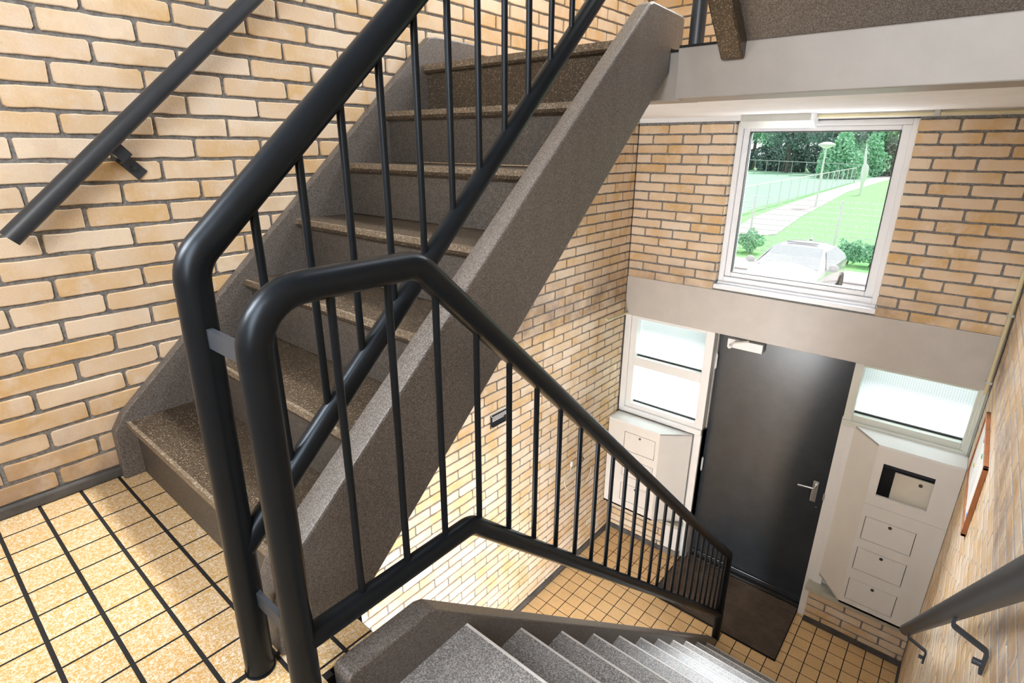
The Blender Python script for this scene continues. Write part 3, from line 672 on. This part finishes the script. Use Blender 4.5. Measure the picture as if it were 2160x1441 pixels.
for z in (0.22, -0.15): MB().bbox(2.158, 2.188, 3.0, 3.03, z - 0.006, z + 0.006, 0.001).build('clip', LAMPG, t)
MB().tube([(2.176, 3.040, -0.22), (2.176, 3.040, -0.60)], 0.006, 10).build('thin_cable', CREAM, t)
tag(MB().tube(fillet([(0.006, 2.735, -0.168), (0.022, 2.735, -0.182), (0.024, 3.045, -0.192), (0.04, 3.06, -0.205)], [0.012, 0.01], 6), 0.009, 14).build('conduit_pipe', PIPE), 'short yellowed pipe stub with an elbow on the left wall below the lintel', 'pipe')
# plaque
t = thing('plaque', 'small black engraved plaque screwed to the left brick wall under the stair', 'plaque', (0.0, 1.58, -0.52))
MB().bbox(0.0, 0.006, 1.482, 1.676, -0.566, -0.480, 0.0008, 1).build('plate', PLQ, t)
mb = MB(); rr = random.Random(4)
for k, (zz, e) in enumerate(((-0.496, 1.66), (-0.505, 1.655), (-0.514, 1.662), (-0.523, 1.60))):
    yy = 1.497
    while yy < e:
        L = rr.uniform(0.006, 0.016); mb.box(0.0058, 0.0066, yy, min(yy + L, e), zz - 0.0022, zz + 0.0022); yy += L + 0.0035
mb.build('engraved_lines', INK, t)
for (a, b) in ((1.489, -0.487), (1.669, -0.487), (1.489, -0.559), (1.669, -0.559)):
    MB().tube([(0.005, a, b), (0.0078, a, b)], 0.0028, 10).build('screw', INK, t)
# wire loop with a clip on the wall
t = thing('wire_hook', 'small metal hook with a hanging pale wire loop on the lower left wall', 'hook', (0.0, 2.50, -1.25))
MB().tube(fillet([(0.0, 2.516, -1.235), (0.022, 2.516, -1.240), (0.020, 2.500, -1.262), (0.006, 2.495, -1.268)], [0.006, 0.006], 4), 0.005, 8).build('hook', LOCKM, t)
MB().tube([(0.012, 2.505, -1.265), (0.008, 2.489, -1.485)], 0.0032, 8).build('black_cord', PLQ, t)
loop = [(0.006, 2.372, -1.22), (0.008, 2.36, -1.28), (0.012, 2.33, -1.31), (0.012, 2.285, -1.33), (0.012, 2.295, -1.38), (0.012, 2.331, -1.44), (0.012, 2.40, -1.487), (0.012, 2.48, -1.505), (0.012, 2.566, -1.50), (0.012, 2.63, -1.45), (0.010, 2.66, -1.38)]
lp = []
for i in range(len(loop) - 1):
    p0 = Vector(loop[max(i - 1, 0)]); p1 = Vector(loop[i]); p2 = Vector(loop[i + 1]); p3 = Vector(loop[min(i + 2, len(loop) - 1)])
    for k in range(6):
        s = k / 6; lp.append(0.5 * ((2 * p1) + (p2 - p0) * s + (2 * p0 - 5 * p1 + 4 * p2 - p3) * s * s + (3 * p1 - p0 - 3 * p2 + p3) * s ** 3))
MB().tube(lp, 0.0035, 8).build('wire_loop', plain('pale_wire', (0.72, 0.66, 0.55), .4), t)
MB().bbox(0.0, 0.012, 2.365, 2.385, -1.25, -1.21, 0.002).build('wall_clip', UPVC, t)
# notice board
t = thing('notice_board', 'wooden framed notice board with white papers on the right brick wall', 'notice board', (XR, 2.30, -0.49))
ya, yz, za, zz = 1.98, 2.615, -0.492, -0.165; xf, xb = 2.1735, XR
mb = MB(); mb.bbox(xf, xb, ya, ya + 0.016, za, zz, 0.002); mb.bbox(xf, xb, yz - 0.016, yz, za, zz, 0.002)
mb.bbox(xf, xb, ya, yz, zz - 0.014, zz, 0.002); mb.bbox(xf, xb, ya, yz, za, za + 0.014, 0.002); mb.build('frame', WOODO, t)
MB().box(xf + 0.008, xb, ya + 0.01, yz - 0.01, za + 0.01, zz - 0.01).build('backing', PAPER, t)
for (a, b, c, d, m) in ((2.01, 2.2, -0.47, -0.20, PAPER), (2.22, 2.40, -0.45, -0.19, PAPER), (2.42, 2.59, -0.47, -0.21, PAPER)):
    MB().box(xf + 0.0055, xf + 0.0078, a, b, c, d).build('paper_sheet', m, t)
for (a, c, m) in ((2.04, -0.44, BLUP), (2.21, -0.235, GRNP), (2.33, -0.21, REDP), (2.42, -0.38, YELP)):
    MB().box(xf + 0.003, xf + 0.0056, a, a + 0.03, c, c + 0.012).build('pin_label', m, t)

# ================================================================ outdoors
ZO = -2.85
LAWN_ = plain('lawn_green', (0.27, 0.60, 0.24), 0.9, var=0.3, bmp=0.4, bscale=8)
FIELD = plain('field_green', (0.34, 0.60, 0.42), 0.9, var=0.2)
PATHM = plain('pale_path', (0.56, 0.51, 0.51), 0.9, var=0.05)
ROADM = plain('pale_road', (0.44, 0.43, 0.43), 0.9, var=0.08)
struct(MB().box(-60, 60, 3.30, 18.3, ZO - 0.2, ZO).build('road', ROADM))
struct(MB().box(0.2, 2.2, 3.22, 4.4, -2.45, -2.2).build('porch_step', ROADM))
struct(MB().box(-60, 60, 18.3, 18.5, ZO - 0.2, ZO + 0.05).box(-60, 60, 18.5, 20.3, ZO - 0.2, ZO + 0.03).build('pavement', PATHM))
struct(MB().box(-160, 120, 20.3, 260, ZO - 0.2, ZO + 0.01).build('lawn', LAWN_))
z = ZO + 0.03
pth = [(-12.5, 22.3), (-7.0, 24.2), (-6.1, 26.5), (-7.9, 45.0), (-9.2, 70.0), (-8.8, 110.0), (-11.2, 110.0), (-10.35, 70.0), (-9.9, 45.0), (-8.9, 33.0), (-8.2, 29.0), (-12.5, 27.0)]
pth = [(-14.0, 23.6), (-6.35, 25.2), (-5.3, 27.3), (-6.3, 36.0), (-8.2, 60.0), (-8.6, 90.0), (-8.4, 130.0), (-11.8, 130.0), (-10.9, 90.0), (-10.35, 72.0), (-9.7, 55.0), (-9.1, 44.0), (-8.3, 33.0), (-7.6, 29.0), (-14.0, 27.0)]
struct(MB().add([(a, b, z) for a, b in pth], [tuple(range(len(pth)))]).build('footpath', PATHM))
fl = [(-120, 30.0), (-8.9, 31.0), (-10.0, 39.0), (-10.75, 77.0), (-11.5, 110.0), (-120, 110.0)]
struct(MB().add([(a, b, z - 0.01) for a, b in fl], [tuple(range(len(fl)))]).build('sports_field', FIELD))
FENW = plain('white_fence_wire', (0.78, 0.78, 0.78), 0.5); FENG = plain('grey_fence_post', (0.42, 0.42, 0.43), 0.6)
# fence by the pavement
t = thing('wire_fence', 'white horizontal wire fence behind the parked car', 'fence', (-3, 22, ZO))
for x in (-10.8, -7.85, -4.88, -1.92, 1.05, 4.0): MB().bbox(x - 0.035, x + 0.035, 21.965, 22.035, ZO, -0.71, 0.01).build('post', FENW, t)
mb = MB()
for k in range(11):
    zz_ = -0.76 - 0.2 * k; mb.box(-10.8, 4.0, 21.985, 22.0, zz_ - 0.011, zz_ + 0.011)
mb.build('horizontal_wires', FENW, t)
mb = MB(); x = -10.8
while x < 4.0: mb.box(x - 0.002, x + 0.002, 22.0, 22.005, ZO, -0.74); x += 0.10
mb.build('vertical_wires', FENW, t)
def lerp(a, b, s): return a + (b - a) * s
def rail_fence(p0, p1, n, h, label, post, thick, mesh=True):
    t = thing('mesh_fence', label, 'fence', (p0[0], p0[1], ZO))
    d = Vector((p1[0] - p0[0], p1[1] - p0[1], 0)); 
    for k in range(n + 1):
        x, y = lerp(p0[0], p1[0], k / n), lerp(p0[1], p1[1], k / n)
        MB().tube([(x, y, ZO), (x, y, ZO + h)], thick, 8).build('post', post, t)
    MB().tube([(p0[0], p0[1], ZO + h), (p1[0], p1[1], ZO + h)], thick, 8).build('top_rail', post, t)
    if mesh:
        mb = MB()
        for k in range(1, 14):
            zz_ = ZO + h * k / 14; mb.flatbar([(p0[0], p0[1], zz_), (p1[0], p1[1], zz_)], (0, 0, 1), 0.008, 0.008)
        mb.build('wire_mesh', FENG, t)
    return t
rail_fence((-8.9, 30.2), (-10.75, 78.0), 16, 1.72, 'white posted mesh fence running beside the footpath', FENW, 0.035)
rail_fence((-10.75, 78.0), (-34, 99.0), 10, 2.1, 'grey mesh fence across the far end of the sports field', FENG, 0.04, False)
# street lamp
t = thing('street_lamp', 'white street lamp with a saucer shaped head beside the footpath', 'street lamp', (-7.1, 42.9, ZO))
MB().tube([(-7.1, 42.9, ZO), (-7.1, 42.9, 1.0)], [0.07, 0.05], 12).build('pole', FENW, t)
prof = [(0.0, 0.98), (0.18, 1.02), (0.55, 1.24), (0.50, 1.30), (0.22, 1.42), (0.0, 1.44)]
vs = []; fs = []; sg = 24
for (r, z_) in prof: vs += [(-7.1 + r * math.cos(2 * math.pi * k / sg), 42.9 + r * math.sin(2 * math.pi * k / sg), z_) for k in range(sg)]
for i in range(len(prof) - 1): fs += [(i * sg + k, i * sg + (k + 1) % sg, (i + 1) * sg + (k + 1) % sg, (i + 1) * sg + k) for k in range(sg)]
MB().add(vs, fs, sm=True).build('lamp_head', FENW, t)
tag(MB().tube([(-6.7, 57.0, ZO), (-6.7, 57.0, ZO + 1.0), (-6.68, 57.0, ZO + 1.7), (-6.72, 57.0, ZO + 2.4), (-6.8, 57.0, -0.2), (-6.92, 57.0, 0.9), (-6.98, 57.0, 1.3)], [0.10, 0.13, 0.30, 0.26, 0.11, 0.07, 0.02], 10).build('white_pole_shape', FENW), 'pale white pole-like shape swelling near its foot on the lawn beyond the lamp', 'pole')  # white shape of unclear origin, built as a swelling pole
# parked car
def car():
    t = thing('car', 'white parked car facing the building with one mirror on each side', 'car', (-1.55, 15.4, ZO))
    PA = plain('white_car_paint', (0.60, 0.60, 0.61), 0.2, coat=0.6); WS = plain('car_glass', (0.48, 0.51, 0.53), 0.12)
    CX, YC = -1.56, 12.6
    # stations: y, half width sill, half width belt, belt z, roof half width, roof z
    st = [(0.0, .62, .60, .55, .50, .62), (0.12, .80, .78, .66, .60, .78), (0.9, .86, .84, .86, .66, .93), (1.75, .87, .86, .93, .72, 1.02), (2.1, .87, .87, .95, .66, 1.18),
          (2.75, .88, .87, .96, .60, 1.42), (3.3, .88, .87, .97, .58, 1.47), (4.0, .88, .86, .99, .57, 1.43), (4.6, .87, .84, 1.0, .56, 1.24), (5.0, .84, .80, .98, .6, 1.02), (5.2, .78, .72, .6, .5, .9)]
    vs = []
    for (y, a, b, zb_, r, zr) in st:
        sec = [(a * .9, .22), (a, .38), (b + .01, .6 * zb_), (b, zb_), ((b + r) / 2 + .02, (zb_ + zr) / 2 + .03), (r, zr - .02), (r * .55, zr + .02)]
        vs += [(CX + sx, YC + y, ZO + sz) for sx, sz in sec] + [(CX - sx, YC + y, ZO + sz) for sx, sz in sec[::-1]]
    n = 14; fs = []
    for i in range(len(st) - 1): fs += [(i * n + k, i * n + (k + 1) % n, (i + 1) * n + (k + 1) % n, (i + 1) * n + k) for k in range(n)]
    fs += [tuple(range(n)), tuple(range((len(st) - 1) * n, len(st) * n))]
    body = MB().add(vs, fs, sm=True).build('body', PA, t)
    m = body.modifiers.new('sub', 'SUBSURF'); m.levels = 2; m.render_levels = 2
    Z = lambda z: ZO + z
    ws = MB().add([(CX - .72, YC + 1.72, Z(1.035)), (CX + .72, YC + 1.72, Z(1.035)), (CX + .57, YC + 2.62, Z(1.435)), (CX - .57, YC + 2.62, Z(1.435)),
              (CX - .72, YC + 1.78, Z(1.0)), (CX + .72, YC + 1.78, Z(1.0)), (CX + .57, YC + 2.70, Z(1.40)), (CX - .57, YC + 2.70, Z(1.40))],
             [(0, 1, 2, 3), (4, 5, 6, 7), (0, 1, 5, 4), (1, 2, 6, 5), (2, 3, 7, 6), (3, 0, 4, 7)]).build('windshield', WS, t)
    for sg_ in (-1, 1):
        MB().add([(CX + sg_ * .895, YC + 2.0, Z(1.0)), (CX + sg_ * .895, YC + 4.2, Z(1.03)), (CX + sg_ * .66, YC + 3.9, Z(1.36)), (CX + sg_ * .68, YC + 2.75, Z(1.36)),
                  (CX + sg_ * .855, YC + 2.0, Z(1.0)), (CX + sg_ * .855, YC + 4.2, Z(1.03)), (CX + sg_ * .62, YC + 3.9, Z(1.36)), (CX + sg_ * .64, YC + 2.75, Z(1.36))],
                 [(0, 1, 2, 3), (4, 5, 6, 7), (0, 1, 5, 4), (1, 2, 6, 5), (2, 3, 7, 6), (3, 0, 4, 7)]).build('side_window', WS, t)
        bm = bmesh.new(); bmesh.ops.create_uvsphere(bm, u_segments=14, v_segments=10, radius=1)
        for v in bm.verts: v.co = (CX + sg_ * 1.0 + v.co.x * .12, YC + 2.05 + v.co.y * .06, Z(1.07) + v.co.z * .09)
        MB().bm(bm, sm=True).bbox(*sorted((CX + sg_ * .85, CX + sg_ * .98)), YC + 2.03, YC + 2.07, Z(0.99), Z(1.02), 0.005).build('wing_mirror', PA, t)
        for yy in (0.95, 4.1):
            MB().tube([(CX + sg_ * .66, YC + yy, Z(.31)), (CX + sg_ * .90, YC + yy, Z(.31))], .31, 24).build('wheel', GASK, t)
    MB().box(CX - .38, CX + .38, YC + 2.95, YC + 3.02, Z(1.478), Z(1.486)).build('sunroof_gap', RAILG, t)
    MB().tube([(CX + 0.0, YC + 3.9, Z(1.44)), (CX, YC + 4.0, Z(1.56))], [0.05, 0.01], 8).build('roof_fin', PA, t)
car()
# vegetation
def leafmat(name, a, b):
    m, nt, ln, bs = newmat(name)
    at = nt.new('ShaderNodeAttribute'); at.attribute_name = 'tone'; sp = nt.new('ShaderNodeSeparateColor'); ln.new(at.outputs['Color'], sp.inputs[0])
    ln.new(mixc(nt, ln, sp.outputs[0], a, b), bs.inputs['Base Color']); bs.inputs['Roughness'].default_value = 0.7
    return m
LF = [leafmat('leaves_bright', (0.24, 0.52, 0.34), (0.50, 0.82, 0.58)), leafmat('leaves_dark', (0.12, 0.19, 0.18), (0.30, 0.42, 0.38)), leafmat('leaves_yellow', (0.36, 0.58, 0.20), (0.62, 0.85, 0.42))]
BARK = plain('grey_bark', (0.17, 0.14, 0.13), 0.9, var=0.3)
def crown(cx, cy, cz, rx, ry, rz, n, size, rnd):
    mb = MB()
    for k in range(n):
        while True:
            p = Vector((rnd.uniform(-1, 1), rnd.uniform(-1, 1), rnd.uniform(-1, 1)))
            if 0.25 < p.length < 1: break
        lump = 0.82 + 0.25 * math.sin(5 * p.x + cx) * math.cos(4 * p.z + cy)
        c = Vector((cx + p.x * rx * lump, cy + p.y * ry * lump, cz + p.z * rz * lump))
        a = Vector((rnd.uniform(-1, 1), rnd.uniform(-1, 1), rnd.uniform(-1, 1))).normalized() * size * rnd.uniform(.6, 1.3)
        b = a.orthogonal().normalized() * size * rnd.uniform(.4, 1)
        b.rotate(Matrix.Rotation(rnd.uniform(0, 6.28), 3, a))
        t_ = (rnd.random(), 0, 0)
        mb.add([c - a, c - b * .6, c + a, c + b * .6], [(0, 1, 2, 3)], 0, t_)
    return mb
def tree(x, y, h, r, lm, label, n=2600, low=0.15, seed=1, size=0.22, grp='trees and shrubs beyond the sports field'):
    rnd = random.Random(seed); t = thing('tree' if h > 5 else 'shrub', label, 'tree' if h > 5 else 'shrub', (x, y, ZO), grp)
    cz = ZO + h * (low + 1) / 2
    crown(x, y, cz, r, r * .7, h * (1 - low) / 2, n, size, rnd).build('foliage', LF[lm], t, tone=True, fix=False)
    MB().tube([(x, y, ZO), (x + .1, y, ZO + h * .4), (x - .1, y, ZO + h * .75)], [r * .07, r * .05, r * .02], 8).build('trunk', BARK, t)
    return t
rnd = random.Random(11)
specs = []
for k in range(7): specs.append((-40 + 5.0 * k + rnd.uniform(-.8, .8), 112 - 1.7 * k, 6.0, 3.3, 1, ('leftmost', 'second', 'third', 'fourth', 'fifth', 'sixth', 'rightmost')[k] + ' of the dark shrubs behind the far field fence', -0.6))
for k in range(8): specs.append((-44 + 5.2 * k + rnd.uniform(-1, 1), 112 - 1.0 * k, 12.5, 5.0, 0, ('first', 'second', 'third', 'fourth', 'fifth', 'sixth', 'seventh', 'last')[k] + ' from the left of the bright green trees behind the far fence', 0.25))
for k in range(4): specs.append((-14.5 + 1.3 * k, 88 + 9 * k, 6.5, 3.4, 0, ('nearest', 'second', 'third', 'farthest')[k] + ' green bushy tree beside the end of the footpath', -0.5))
for k, a in enumerate(((-24.5, 101, 13, 4.2, 1), (-17.5, 97, 11.5, 4.6, 1), (-13, 104, 12.5, 4.2, 0), (-7.0, 128, 12, 5.0, 2))):
    specs.append((*a, ('dark tall tree in the middle of the treeline', 'dark broad tree right of the lamp head', 'green tall tree closing the footpath', 'yellow-green tree right of the footpath end')[k], 0.1 if a[4] == 1 else 0.0))
for i, (x, y, h, r, lm, lb, low) in enumerate(specs): tree(x, y, h, r, lm, lb, 4200 if low <= 0 else 2600, low, 20 + i, 0.3)
tree(-24.6, 99.2, 9, .01 + .9, 1, 'thin tree with a bare grey trunk in the treeline', 300, 0.7, 90)
for i, (x, rr_) in enumerate(((-5.6, .75), (-4.7, .6), (-1.35, .5), (-0.65, .62), (0.15, .6))):
    tree(x, 21.6, 0.95, rr_, 0, ('low green bush at the foot of the fence left of the car', 'small green bush against the left fence post', 'low green bush just right of the car', 'leafy bush at the fence right of the car', 'rightmost low bush at the foot of the fence')[i], 900, 0.0, 60 + i, 0.07, 'bushes along the wire fence')
